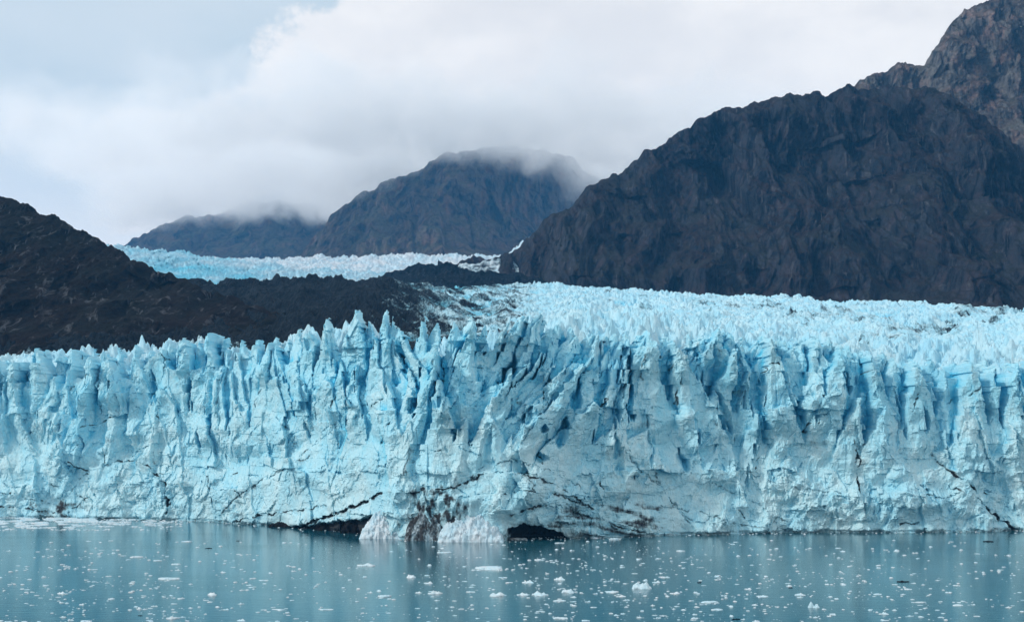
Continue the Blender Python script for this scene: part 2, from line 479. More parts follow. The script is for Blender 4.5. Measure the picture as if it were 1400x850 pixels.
for q in prims:
    hide = False
    for e_ in bl_:
        t_ = e_['z'] - q['z']
        if -4 < t_ < e_['hl'] * 1.0 and q['yo'] < e_['yo'] + 3:
            ax_ = e_['x'] - e_['lean'] * max(t_, 0) + e_['curve'] * max(t_, 0) ** 2
            if -e_['wl'] - 2 < q['x'] - ax_ < e_['wr'] + 2: hide = True
    if hide and rk.random() < .9: continue
    if q['yo'] < 8 and rk.random() < .24: continue
    kept.append(q)
prims = kept + bl_

BIG = np.float32(1e6)
# the wall itself
zw = CAMH + (HY - (S_px(PX) + np.where(PX < 430, 46, 96 + 20 * sstep(900, 1100, PX)))) * (YB + 4) / F
zw = zw + 3 * fbm(X / 16, 0 * X, 2.2, 3)
und = 4.0 * fbm(X / 46, Z / 60, .7, 3)
D = (.10 * (Z - 20) + und - 6.5 * (1 - sstep(20, 40, Z + 14 * fbm(X / 34, Z / 60, 6.6, 3)))).astype(np.float32)
D = np.where(wz > zw, D + (wz - zw) * 1.1, D)
D = np.where(Z > zw + 4, BIG, D).astype(np.float32)
owner = np.where(D < BIG, -1, -2).astype(np.int32)
for i, q in enumerate(prims):
    reach = q['w'] * 2.6 + 4 + (abs(q['lean']) + .25) * 45
    c0, c1 = np.searchsorted(XS, q['x'] - reach), np.searchsorted(XS, q['x'] + reach)
    if c1 - c0 < 3: continue
    zlo = max(-1.2, q['z'] - q['hl'] * 2.1)
    r0, r1 = np.searchsorted(ZS, zlo), np.searchsorted(ZS, q['z'] + 5)
    s_ = (slice(r0, r1), slice(c0, c1))
    t = q['z'] - wz[s_]
    tt = np.clip(t, 0, None)
    ax = q['x'] - q['lean'] * tt + q['curve'] * tt * tt
    s = wx[s_] - ax
    side = np.where(s < 0, q['wl'], q['wr'])
    prof = np.clip(t / q['hl'], 0, 1.6) ** q['p']
    if q['flat']: prof = np.minimum(1.3 * np.clip(t / 4.0, 0, 1), .55 + prof * .6)
    wd = np.where(t > 0, side * prof, t * .8)
    e = np.abs(s) - wd
    d = q['yo'] + q['back'] * (-t) + np.where(s < 0, -s * q['kl'], s * q['kr']) + und[s_]
    d = d + np.clip(t - q['hl'] * 1.2, 0, None) * .55          # the foot melts back into the wall
    d = d + np.clip(e, 0, None) * 17
    d = np.where(e > .6, BIG, d)
    cur = D[s_]
    win = d < cur
    D[s_] = np.where(win, d, cur)
    ow = owner[s_]; ow[win] = i; owner[s_] = ow
valid = D < 1e5

# relief on all of it
top = sstep(20, 60, Z)
LN = interp(PX, [(-100, .02), (350, .04), (430, .0), (520, -.08), (560, .12), (640, .3), (700, .45), (800, .5), (880, .3), (930, .05), (980, .15), (1050, .06), (1150, .1), (1300, .02)])
uu = wx - LN * (wz - 40) * sstep(18, 40, Z)
rel = .6 * fbm(X / 9, Z / 17, 3.1, 3) + (1.2 + .5 * top) * facets(uu / 6.0 + .25 * wz / 6.0, wz / 25, 3.4, .3) * 2.0
rel = rel + .8 * facets(uu / 2.3 + 9 - .2 * wz, wz / 5.0, 3.4, .4, 17) * (1.2 - .3 * top)
rel = rel - 1.5 * (ridged(wx / 11 + 5, wz / 38, 2.0, 3) - .6) * (.4 + .6 * top)
rel = rel + .35 * facets(wx / .95, wz / 1.2, 3.2, .4, 27) + .15 * fbm(X / 1.6, Z / 2.2, 9.1, 3)
low = 1 - sstep(6, 34, Z)
rel = rel + (low * .8 + .2) * 3.0 * facets(wx / 13 + .5 * wz / 13, wz / 8, 2.4, .5, 90)
rel = rel + low * 1.7 * (ridged(wx / 12, wz / 9, 5.0, 4) - .55)
rel = rel * np.clip(1 - 0 * X, 0, 1)

rel *= np.clip(.85 + .9 * fbm(X / 26, Z / 22, 33.0, 3), .35, 1.35)
dirt = np.zeros_like(X)


def pxz(px, py):
    Yb = YW_px(px)
    return (px - 700) / F * Yb, CAMH + (HY - py) / F * Yb


def seg_dist(pts):
    """distance to a world polyline on the wall, in a local window"""
    P = np.array([pxz(a, b_) for a, b_ in pts], np.float32)
    m = 9
    c0, c1 = np.searchsorted(XS, P[:, 0].min() - m), np.searchsorted(XS, P[:, 0].max() + m)
    r0, r1 = np.searchsorted(ZS, P[:, 1].min() - m), np.searchsorted(ZS, P[:, 1].max() + m)
    sl_ = (slice(r0, r1), slice(c0, c1))
    jx = X[sl_] + .9 * fbm(X[sl_] / 2.6, Z[sl_] / 2.6, 3.3, 3); jz = Z[sl_] + .9 * fbm(X[sl_] / 2.6, Z[sl_] / 2.6, 8.3, 3)
    best = np.full(jx.shape, 99, np.float32)
    for a, b_ in zip(P[:-1], P[1:]):
        v = b_ - a; L = float(v @ v) + 1e-6
        tt = np.clip(((jx - a[0]) * v[0] + (jz - a[1]) * v[1]) / L, 0, 1)
        best = np.minimum(best, np.hypot(jx - a[0] - tt * v[0], jz - a[1] - tt * v[1]))
    return sl_, best


def crack(pts, w=.5, deep=1.2, dirty=.7, spread=0.0):
    sl_, d = seg_dist(pts)
    vary = np.clip(.55 + 1.0 * fbm(X[sl_] / 4.5, Z[sl_] / 4.5, 11.0 + w, 3), 0, 1.3)
    w = w * vary + 1e-3; dirty = dirty * np.clip(vary * 1.5, 0, 1)
    k = 1 - sstep(w * .3, w, d)
    rel[sl_] += deep * k
    dd = dirty * (1 - sstep(w * .5, w * 1.3 + .2, d))
    if spread: dd = np.maximum(dd, .40 * np.clip(vary * 1.3, 0, 1) * (1 - sstep(0, spread * 1.4, d)))
    dirt[sl_] = np.maximum(dirt[sl_], dd)


for c in [([(102, 632), (118, 640), (130, 643), (150, 636), (165, 631), (195, 628), (212, 640), (222, 648), (236, 646)], .55, .9, .75, 1.6),
          ([(216, 645), (232, 660), (233, 672), (238, 688), (236, 702)], .9, 3, .95, 2.2),
          ([(322, 713), (352, 703), (380, 700), (420, 694), (450, 689)], .55, 1.1, .8, 1.5),
          ([(308, 703), (330, 680), (352, 664), (368, 652), (392, 640), (414, 622), (436, 604), (456, 588), (478, 566)], .5, 1, .65, 1.2),
          ([(440, 592), (460, 578), (478, 560), (500, 552)], .4, .8, .5, 1.2),
          ([(412, 720), (440, 708), (470, 697), (500, 686), (526, 672)], 1.0, 3, .9, 3),
          ([(640, 655), (668, 645), (700, 644), (735, 652), (765, 664), (790, 682), (815, 700), (838, 722)], .6, 1.1, .8, 1.8),
          ([(600, 668), (630, 662), (655, 650)], .6, 1, .8, 2.5),
          ([(655, 640), (700, 628), (748, 640), (790, 662), (820, 690), (870, 724)], .45, .8, .6, 1.4),
          ([(700, 702), (730, 688), (765, 690), (800, 705), (840, 716), (880, 726)], .6, 1.2, .8, 2.6),
          ([(690, 672), (720, 668), (760, 674), (800, 690)], .5, 1, .75, 2.2),
          ([(850, 612), (870, 640), (900, 662), (920, 690), (945, 722)], .5, .9, .6, 1.4),
          ([(890, 640), (905, 670), (930, 700), (960, 724)], .45, .8, .6, 1.4),
          ([(985, 625), (1010, 640), (1040, 655), (1072, 664), (1100, 668), (1140, 672)], .45, .8, .55, 1),
          ([(900, 690), (960, 700), (1010, 716), (1070, 722)], .45, .7, .6, 1),
          ([(960, 655), (1010, 676), (1050, 700), (1085, 722)], .4, .7, .55, 1),
          ([(1164, 615), (1168, 630), (1166, 645), (1165, 670)], .6, 1.8, .9, 1.6),
          ([(1160, 600), (1164, 615), (1178, 606)], .5, 1, .7, 2),
          ([(1285, 640), (1306, 655), (1322, 668), (1330, 685), (1345, 700), (1365, 712), (1378, 722)], .9, 2.4, .95, 2.5),
          ([(1270, 620), (1285, 640)], .5, 1, .7, 2),
          ([(1295, 665), (1290, 690), (1298, 700)], .5, 1, .6, 1),
          ([(1140, 690), (1200, 660), (1260, 676)], .35, .6, .4, 1),
          ([(0, 668), (40, 678), (90, 690)], .5, .9, .7, 2), ([(0, 690), (50, 694), (84, 700)], .6, 1, .8, 2.5),
          ([(70, 660), (110, 672), (130, 690)], .4, .8, .6, 2),
          ([(1180, 512), (1192, 503), (1200, 498)], .5, .8, .8, 1), ([(1300, 550), (1320, 540), (1345, 525)], .5, .8, .7, 1),
          ([(1110, 520), (1130, 505), (1145, 490)], .35, .7, .5, 0), ([(950, 510), (962, 490), (976, 462)], .4, 1, .6, 0),
          ([(115, 513), (132, 513), (140, 513)], .35, .8, .7, 0), ([(118, 583), (138, 578), (160, 568)], .5, .9, .7, 0),
          ([(115, 515), (117, 530)], .4, 1, .7, 0), ([(138, 518), (138, 545), (137, 566)], .4, 1.1, .6, 0), ([(160, 520), (162, 545), (161, 570)], .4, 1.1, .6, 0),
          ([(205, 540), (222, 533), (240, 524)], .35, .7, .6, 0), ([(578, 502), (592, 506), (606, 522)], .4, .8, .6, 0),
          ([(380, 570), (400, 590), (410, 600), (402, 615)], .5, 1, .6, 2), ([(290, 650), (296, 680), (300, 705)], .5, 1.2, .6, 2)]:
    crack(c[0], c[1] * .75, c[2], c[3] * .8, c[4] * 1.3)
rc = random.Random(21)                                          # many hairline cracks, mostly near vertical above, near level below
for i in range(150):
    px = rc.uniform(-60, 1450); py = rc.uniform(500, 715)
    if py < 600: an = math.pi / 2 + rc.gauss(0, .3)
    else: an = (0.5 if px < 520 else -.45) + rc.gauss(0, .5) if rc.random() < .6 else math.pi / 2 + rc.gauss(0, .4)
    L = rc.uniform(8, 34); pts = [(px, py)]
    for k in range(4):
        px += math.cos(an) * L / 4; py -= math.sin(an) * L / 4; an += rc.gauss(0, .35)
        pts.append((px, py))
    crack(pts, rc.uniform(.25, .6), rc.uniform(.4, 1.4), rc.uniform(.1, .7), 0)

# deep slots and holes between the pillars: (px, py top, py bottom, half width px, depth)
for (px, p0, p1, hw, deep, ln) in [(256, 500, 562, 2.2, 5, 0), (302, 480, 525, 2, 5, 0), (291, 478, 505, 2, 4, 0), (33, 500, 530, 2.5, 4, 0), (205, 505, 552, 3, 4, -4),
                                   (717, 555, 582, 7, 9, 4), (738, 580, 592, 4, 7, 0), (764, 570, 612, 5, 9, 3), (736, 617, 632, 8, 6, 0), (840, 520, 578, 4, 8, 5), (857, 510, 575, 3, 7, 0),
                                   (783, 515, 565, 3.5, 7, 6), (925, 612, 645, 8, 6, -6), (1154, 505, 540, 3, 7, 2), (1255, 555, 590, 3, 7, -2), (1010, 530, 560, 2, 4, 0), (982, 530, 600, 6, 6, -8),
                                   (1391, 520, 575, 4, 6, 3), (565, 500, 560, 3, 7, 3), (592, 530, 560, 4, 6, -2), (690, 480, 530, 4, 7, 8), (1040, 540, 610, 2, 4, 0), (880, 560, 640, 1.6, 3, 0),
                                   (835, 590, 650, 5, 4, -4), (545, 480, 510, 3, 6, -4), (420, 575, 600, 3, 4, -3), (1340, 520, 580, 2.5, 5, -4), (270, 590, 612, 3, 5, 0), (1225, 540, 600, 2, 4, -3)]:
    x0, z0 = pxz(px + ln, p0); x1, z1 = pxz(px - ln, p1)
    tt = (z0 - Z) / max(z0 - z1, .1)
    cx = x0 + (x1 - x0) * np.clip(tt, 0, 1)
    hw_m = hw * .42 * np.clip(np.sin(np.clip(tt, .001, .999) ** 1.5 * 3.1416), .05, 1) ** .7
    ins = np.clip(1.25 - np.abs(wx - cx) / (hw_m + .25) * 1.25, 0, 1) ** .8 * sstep(-.05, .08, tt) * (1 - sstep(.9, 1.06, tt))
    rel += deep * ins

# cave at the water and the low undercut on its left
cx, cz = pxz(738, 736)
el = np.hypot((X + 1.5 * fbm(X / 4, Z / 4, 2.0, 4) - cx) / 13.0, (np.clip(Z + .9 * fbm(X / 3, Z / 3, 5.0, 4) + (X - cx) * .22, 0, None)) / 5.2)
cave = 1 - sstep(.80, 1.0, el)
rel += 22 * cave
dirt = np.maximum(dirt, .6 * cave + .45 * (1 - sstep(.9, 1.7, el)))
ux0 = pxz(380, 720)[0]; ux1 = pxz(530, 720)[0]
uz = interp(X, [(ux0, -.5), (ux0 + 22, 4.2), (ux1 - 12, 8.5), (ux1 - 3, 12.5), (ux1, 13)])
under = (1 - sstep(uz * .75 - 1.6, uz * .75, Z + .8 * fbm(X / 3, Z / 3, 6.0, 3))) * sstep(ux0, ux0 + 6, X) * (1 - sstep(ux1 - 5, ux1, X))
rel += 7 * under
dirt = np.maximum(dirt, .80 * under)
# gritty foot of the promontory
ctr = np.exp(-(((PX - 610) / 62) ** 2)) * np.exp(-((np.clip(Z - 10, 0, None) / 15) ** 2)) * (1 - .6 * np.exp(-((PX - 660) / 22) ** 2))
dirt = np.maximum(dirt, (.52 + .75 * fbm(X / 3.2, Z / 5, 1.0, 5)) * ctr)
fan = sstep(690, 760, PX) * (1 - sstep(880, 960, PX)) * (1 - sstep(10, 22, Z))
dirt = np.maximum(dirt, (.38 + .42 * fbm((X + .6 * Z) / 12, (Z + .12 * X) / 2.4, 5.0, 4)) * fan)
lft = np.exp(-((PX - 90) / 60) ** 2) * (1 - sstep(6, 16, Z))
dirt = np.maximum(dirt, (.42 + .45 * fbm(X / 5, Z / 4, 6.0, 4)) * lft)
spots = sstep(.55, .95, fbm(X / 11, Z / 8, 15.0, 4)) * .45
dirt = np.maximum(dirt, spots)
dirt = np.maximum(dirt, .42 * (1 - sstep(.4, 2.2, Z + .8 * fbm(X / 5, Z / 3, 4.0, 3))))
rel += 1.3 * (1 - sstep(.2, 1.5, Z + .7 * fbm(X / 6, 0 * Z, 4.0, 3)))

Dv = np.where(valid, D, 60) + rel


def blur(a, r):
    for ax_ in (0, 1):
        p = np.pad(a, [(r + 1, r) if k == ax_ else (0, 0) for k in (0, 1)], 'edge')
        c = np.cumsum(p, axis=ax_, dtype=np.float64)
        n = 2 * r + 1
        a = ((c[n:] - c[:-n]) if ax_ == 0 else (c[:, n:] - c[:, :-n])) / n
    return a


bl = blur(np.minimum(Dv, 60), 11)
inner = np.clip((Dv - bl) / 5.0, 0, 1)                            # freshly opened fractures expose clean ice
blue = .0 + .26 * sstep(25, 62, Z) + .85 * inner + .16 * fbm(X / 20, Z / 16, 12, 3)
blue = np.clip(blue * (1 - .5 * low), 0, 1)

Yv = YB + Dv
V = np.stack([X, Yv, Z], -1).reshape(-1, 3)
Q = grid_quads(*X.shape)
vf = valid.ravel()
keep = vf[Q].all(1)
Q = Q[keep]
own = owner.ravel()[Q[:, 0]]
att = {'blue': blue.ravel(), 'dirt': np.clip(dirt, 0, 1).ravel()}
ids, cnt = np.unique(own[own >= 0], return_counts=True)
order = ids[np.argsort(-cnt)][:96]
body = ~np.isin(own, order)


def main_piece(qq):
    lab = {}
    u, inv = np.unique(qq, return_inverse=True); inv = inv.reshape(qq.shape)
    L = np.arange(len(u))
    while True:
        m_ = L[inv].min(1)
        N = L.copy(); np.minimum.at(N, inv.ravel(), np.repeat(m_, 4))
        N = N[N]
        if (N == L).all(): break
        L = N
    r_, c_ = np.unique(L[inv[:, 0]], return_counts=True)
    k_ = L[inv[:, 0]] == r_[np.argmax(c_)]
    return qq[k_], qq[~k_]


scraps = [Q[body]]
for i in order:
    qq, rest_ = main_piece(Q[own == i]); scraps.append(rest_)
    v, q, a = compact(V, qq, att)
    # closed behind: a back face sheet at the depth of the fin, joined all round
    if prims[i]['yo'] > 2:
        n = len(v)
        vb = v.copy()
        vb[:, 1] = YW_x(vb[:, 0]) + prims[i]['yo'] + 15 + (v[:, 2] - prims[i]['z']) * -.1
        vb[:, 1] = np.maximum(vb[:, 1], v[:, 1] + .05)
        eg = np.concatenate([q[:, [0, 1]], q[:, [1, 2]], q[:, [2, 3]], q[:, [3, 0]]])
        ky = np.sort(eg, 1); _, ix, ct = np.unique(ky[:, 0].astype(np.int64) * n + ky[:, 1], return_index=True, return_counts=True)
        be = eg[ix[ct == 1]]
        v = np.concatenate([v, vb]); q = np.concatenate([q, q[:, ::-1] + n, np.stack([be[:, 1], be[:, 0], be[:, 0] + n, be[:, 1] + n], 1)])
        a = {k: np.concatenate([x_, x_]) for k, x_ in a.items()}
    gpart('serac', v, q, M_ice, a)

v, q, a = compact(V, np.concatenate(scraps), att)
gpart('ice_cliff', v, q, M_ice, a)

# upper ice field ---------------------------------------------------------
CR = [(-300, 378), (240, 378), (300, 379), (380, 377), (450, 379), (505, 377), (530, 377), (560, 384), (600, 386), (700, 386), (760, 391), (850, 396),
      (900, 400), (1000, 406), (1100, 411), (1200, 415), (1300, 418), (1400, 421), (1700, 428)]
pxs = np.arange(-260, 1660, 1.35, dtype=np.float32)
ts = np.linspace(0, 1, 430, dtype=np.float32)
PXg, T = np.meshgrid(pxs, ts)
Y0 = YW_px(PXg) + 8 + 18 * sstep(400, 470, PXg)
Yc = interp(PXg, [(-300, 1450), (500, 1450), (700, 1750), (900, 1750), (1400, 1450), (1700, 1400)])
Yg = Y0 * (Yc / Y0) ** T
Sg = S_px(PXg)
crest = interp(PXg, CR)
crest = np.apply_along_axis(lambda r_: np.convolve(np.pad(r_, 12, 'edge'), np.hanning(25) / np.hanning(25).sum(), 'valid'), 1, crest[:1]).repeat(len(ts), 0)
tl = np.clip((Yg - Y0) / (Yc - Y0), 0, 1)
front = np.clip((Yg - Y0) / (26 - 12 * sstep(400, 470, PXg)), 0, 1)
start = Sg + 34 + 20 * sstep(380, 450, PXg) - 38 * sstep(720, 800, PXg)
pyb = start + 46 * (1 - front) ** 1.2 * np.where(PXg < 700, 1, .9)
shape = np.where(PXg < 700, tl ** 1.0, tl ** .62)
wgt = sstep(640, 800, PXg)
shape = (1 - wgt) * tl + wgt * tl ** .62
PYg = pyb + (crest - pyb) * shape
Xg = (PXg - 700) / F * Yg
Zg = CAMH + (HY - PYg) / F * Yg
near = 1 - sstep(30, 260, Yg - Y0)
far = sstep(200, 900, Yg - Y0)
jx = Xg + 3 * fbm(Xg / 20, Yg / 20, 3.0, 2); jy = Yg + 3 * fbm(Xg / 20, Yg / 20, 6.0, 2)
mod = np.clip(.75 + .9 * fbm(Xg / 60, Yg / 60, 12.0, 3), .25, 1.6)
fs = .6 + .4 * (1 - sstep(0, 500, Yg - Y0))
h = (spires(jx / 9, jy / 12) - .2) * (4.5 + 2.5 * near) * mod * fs
h += (spires(jx / 21 + 3, jy / 34, 57) - .1) * 8 * mod * fs
h += (spires(jx / 12 + 8, jy / 16, 97) - .2) * 6.5 * near
h += (spires(jx / 3.4 + 7, jy / 5.0, 31) - .2) * 3.2 * mod * (fs + .25)
h -= 5.5 * np.clip(ridged((Xg + 30 * fbm(Xg / 90, Yg / 90, 5.5, 2)) / 90, (Yg + 14 * fbm(Xg / 40, Yg / 40, 7.5, 2)) / 17, 8.0, 3) - .60, 0, 1) * 5
h -= 1.6 * facets(jx / 3.1 + 4, jy / 4.4, 2.8, .4, 75) * (.4 + .6 * near)
h -= 2.2 * facets(jx / 13, jy / 16, 2.4, .4, 70)
h += 8.0 * fbm(Xg / 75, Yg / 90, 2.0, 3) * (1 - .3 * far)
h += 1.3 * fbm(Xg / 3.6, Yg / 5, 4.0, 3)
dk = (1 - sstep(480, 780, PXg + 40 * fbm(Xg / 60, Yg / 90, 8.0, 3) - 60 * (1 - tl))) * sstep(60, 200, Yg - Y0)    # debris-covered tongue on the left
tent = ridged((Xg + .35 * Yg) / 46, Yg / 120, 1.0, 4) * 16
h = h * (1 - .45 * dk) + dk * (tent - 9)
h *= .6 + .4 * front
h -= sstep(.965, 1.0, T) * 6
Zg = Zg + h
dirtg = dk * (1.0 - .42 * sstep(430, 690, PXg) + .26 * fbm((Xg + .35 * Yg) / 9, Yg / 40, 5.0, 4))
# dust bands across the right of the field
for pts, wd, am in (([(1150, 488), (1200, 470), (1260, 456), (1330, 452)], 9, .40), ([(1290, 438), (1340, 428), (1400, 430), (1460, 432)], 8, .42), ([(1060, 440), (1150, 436), (1240, 443)], 6, .35), ([(930, 412), (1010, 424), (1090, 420)], 6, .35)):
    yy = interp(PXg, pts)
    on = sstep(pts[0][0] - 20, pts[0][0] + 30, PXg) * (1 - sstep(pts[-1][0] - 30, pts[-1][0] + 20, PXg))
    dirtg = np.maximum(dirtg, am * on * np.exp(-((PYg - yy + 5 * fbm(Xg / 14, Yg / 30, 9.0, 3)) / wd) ** 2) * (1.25 + .8 * fbm(Xg / 8, Yg / 16, 2.0, 3)))
dirtg = np.maximum(dirtg, .55 * sstep(.25, .9, fbm(Xg / 26, Yg / 34, 41.0, 5, .62)) * sstep(100, 400, Yg - Y0))
fade = (1 - sstep(640, 860, PXg)) * sstep(40, 160, Yg - Y0)
dirtg = np.maximum(dirtg, fade * (.50 + .40 * fbm((Xg + .5 * Yg) / 11, Yg / 34, 7.0, 4)))
hl_ = h - 0
blueg = np.clip(.24 + .20 * near - .13 * hl_ + .28 * fbm(Xg / 30, Yg / 40, 3.3, 3), 0, 1)
Vg = np.stack([Xg, Yg, Zg], -1).reshape(-1, 3)
Qg = grid_quads(*Xg.shape)
dq = (dk.ravel()[Qg[:, 0]] > .5)
attg = {'blue': blueg.ravel(), 'dirt': np.clip(dirtg, 0, 1).ravel()}
v, q, a = compact(Vg, Qg[~dq], attg); gpart('ice_field', v, q, M_field, a)
v, q, a = compact(Vg, Qg[dq], attg); o = gpart('debris_covered_ice', v, q, M_field, a)
o['label'] = 'black debris-covered slope of ice behind the left spires'


# ------------------------------------------------------------------ mountains and other sheets of terrain
def terrain(name, ridge, base, Yr, Yb, px0, px1, mat, step=1.3, rows=260, gully=(60, 30, .3), rough=1.0, ridge_j=8.0, prof=1.0, attrs=None, seed=0., label=None, cat=None, kind='structure', parent=None, fold=.10, bulge=None, spike=1e-6):
    pxs = np.arange(px0, px1, step, dtype=np.float32)
    nb = int(rows * .12)
    ts = np.concatenate([np.linspace(0, 1, rows), 1 + np.linspace(.01, 1, nb) * fold]).astype(np.float32)
    P, T = np.meshgrid(pxs, ts)
    Tc = np.clip(T, 0, 1)
    rg = interp(P, ridge); bs = interp(P, base)
    Yr_ = interp(P, Yr) if isinstance(Yr, list) else Yr
    Yb_ = interp(P, Yb) if isinstance(Yb, list) else Yb
    Y = Yb_ + (Yr_ - Yb_) * Tc ** prof + (T - Tc) / fold * (Yr_ - Yb_) * .35
    PY = bs + (rg - bs) * Tc
    if bulge is not None: Y = Y + bulge(P, PY)
    Zt = CAMH + (HY - PY) / F * Y
    Xt = (P - 700) / F * Y
    Zt = Zt - (T - Tc) / fold * (Yr_ - Yb_) * .3
    gx, gd, gz = gully
    Yo = Y.copy()
    wxx = Xt + gx * .5 * fbm(Xt / gx / 2, Zt / gx / 2, 3.1 + seed, 3)
    d = -gd * 1.6 * (ridged(wxx / gx + seed, Zt * gz / gx, 4.0 + seed, 5, .52) - .6)
    d = d + gd * .9 * fbm(Xt / gx / 2.6, Zt / gx / 2.0, 9.0 + seed, 4)
    d = d + rough * gd * .28 * fbm(Xt / gx * 4, Zt / gx * 2.4, 2.0 + seed, 4, .6)
    d = d + gd * .7 * facets(Xt / gx * 2.2 + .4 * Zt / gx, Zt / gx * 1.1, 2.4, .6, 5) + gd * .3 * facets(Xt / gx * 6, Zt / gx * 3.5, 2.4, .6, 9) 
    env = np.clip(T * 6, 0, 1)
    Y = Y + d * env * np.clip((1.05 - Tc) * 8, .25, 1)
    Zt = Zt + ridge_j * (fbm(Xt / ridge_j / 5, Zt * 0, seed + 1.0, 5, .58)) * Tc ** 3 + spike * (spires(Xt / spike / 1.1, Yo / spike / 3.5) - .2 + .5 * spires(Xt / spike * 2, Yo / spike / 1.5)) + rough * gd * .06 * fbm(Xt / gx * 5, Zt / gx * 5, 5.0 + seed, 3)
    V = np.stack([Xt, Y, Zt], -1).reshape(-1, 3)
    if parent: V = V - np.array([GINV.x, GINV.y, GINV.z], np.float32)
    at = {k: np.broadcast_to(np.asarray(fn(Xt, Y, Zt, P, PY), np.float32), Xt.shape).ravel() for k, fn in (attrs or {}).items()}
    o = link_mesh(name, V, grid_quads(*Xt.shape), mat, parent, at)
    if label: o['label'] = label
    if not parent:
        if cat: o['category'] = cat
        if kind: o['kind'] = kind
    return o


terrain('mountain', [(-420, 150), (-200, 205), (-60, 246), (0, 268), (25, 276), (60, 291), (100, 310), (130, 323), (165, 342), (200, 364), (250, 383), (300, 400), (360, 420), (430, 450), (520, 500)],
        [(-420, 520), (-100, 520), (100, 512), (300, 500), (400, 490), (520, 510)], [(-400, 1500), (0, 1300), (250, 1150), (500, 1050)], [(-400, 1000), (0, 880), (300, 900), (500, 960)],
        -420, 500, M_rock_left, rows=300, gully=(70, 22, .8), ridge_j=5, seed=2.0, label='dark brown-black rocky slope running down behind the left end of the ice', cat='mountain')
terrain('mountain', [(560, 360), (640, 356), (680, 350), (700, 344), (720, 326), (740, 310), (760, 298), (780, 285), (800, 262), (820, 246), (840, 239), (862, 226), (880, 206), (905, 196), (930, 181), (950, 168), (975, 156), (1000, 151), (1030, 146), (1050, 140),
                     (1080, 136), (1110, 129), (1130, 131), (1145, 126), (1160, 117), (1175, 122), (1200, 118), (1240, 122), (1280, 128), (1330, 150), (1380, 190), (1440, 235), (1520, 280), (1760, 300)],
        [(560, 400), (700, 405), (900, 425), (1100, 440), (1400, 450), (1760, 450)], [(560, 2300), (900, 2250), (1200, 2150), (1760, 1950)], [(560, 1850), (900, 1760), (1400, 1480), (1760, 1400)],
        600, 1740, M_rock_right, rows=420, step=1.2, gully=(125, 80, .2), ridge_j=8, rough=.8, seed=5.0, prof=.8, label='dark blue-grey rock cliff with vertical gullies filling the right side', cat='mountain')
terrain('mountain', [(1130, 140), (1170, 112), (1185, 105), (1205, 101), (1225, 88), (1240, 90), (1252, 92), (1262, 91), (1270, 76), (1280, 60), (1300, 32), (1318, 14), (1330, 8), (1350, 0), (1385, -6), (1450, -40), (1760, -90)],
        [(1100, 200), (1300, 220), (1440, 330), (1760, 380)], [(1100, 2750), (1760, 2700)], [(1100, 2500), (1280, 2450), (1760, 2150)],
        1120, 1760, M_rock_peak, rows=260, step=1.3, gully=(90, 48, .25), ridge_j=12, seed=8.0, label='lighter grey summit crag rising at the top right corner', cat='mountain')


def spur(P, PY):   # the middle mountain's shoulder comes forward left of the line (640,215)-(600,345)
    c = 645 - np.clip(PY - 215, 0, 75) * .7 + np.clip(PY - 290, 0, 90) * .25
    return np.where(P > c, (P - c) * 4.5, (c - P) * .8) * np.clip((360 - PY) / 20, 0, 1)


terrain('mountain', [(380, 366), (400, 352), (415, 345), (430, 328), (445, 308), (460, 292), (490, 264), (520, 250), (560, 236), (600, 213), (640, 203), (700, 200), (760, 206), (785, 218), (810, 240), (850, 262), (960, 300)],
        [(380, 372), (960, 372)], 4550, 3900, 385, 960, M_rock_mid, rows=260, step=1.2, gully=(190, 75, .6), ridge_j=12, seed=11.0, label='rounded blue-brown mountain in the centre with its summit in cloud', cat='mountain', bulge=spur)
terrain('mountain', [(60, 345), (140, 342), (175, 334), (205, 316), (240, 300), (290, 292), (330, 280), (380, 275), (430, 280), (500, 275), (600, 300)],
        [(60, 372), (600, 372)], 5800, 5200, 80, 600, M_rock_mid, rows=160, step=1.5, gully=(210, 70, .6), ridge_j=14, seed=14.0, label='distant low grey ridge under cloud left of the centre mountain', cat='mountain')

ICE_AT = {'blue': lambda X_, Y_, Z_, P, PY: np.clip(.42 * (1 - sstep(250, 430, P)) + .10 + .25 * sstep(356, 372, PY) + .25 * fbm(X_ / 50, Z_ / 20, 3.0, 3), 0, 1),
          'dirt': lambda X_, Y_, Z_, P, PY: .25 * fbm(X_ / 60, Z_ / 10, 6.0, 3)}
o = terrain('upper_glacier', [(60, 326), (165, 336), (190, 339), (225, 343), (260, 347), (300, 353), (340, 358), (420, 366), (500, 372), (640, 378), (760, 384)], [(60, 400), (760, 405)], 2900, 2300, 60, 760, M_far, rows=110, step=1.3,
            gully=(34, 16, .8), ridge_j=7, rough=2.2, spike=5.5, seed=21.0, attrs=ICE_AT, parent=glacier)
o['label'] = 'light blue tongue of ice curving down behind the dark slope'
ICE2 = dict(ICE_AT); ICE2['blue'] = lambda X_, Y_, Z_, P, PY: np.clip(.02 + .12 * fbm(X_ / 50, Z_ / 20, 3.0, 3), 0, 1)
o = terrain('upper_glacier', [(250, 358), (300, 353), (340, 354), (400, 352), (450, 351), (500, 350), (560, 348), (620, 348), (680, 350), (740, 356), (800, 360)], [(250, 374), (800, 380)], 3600, 3000, 250, 800, M_far, rows=70, step=1.3,
            gully=(34, 14, .8), ridge_j=9, rough=2.2, spike=5.5, seed=24.0, attrs=ICE2, parent=glacier)
o['label'] = 'white upper reach of the glacier below the centre mountain'
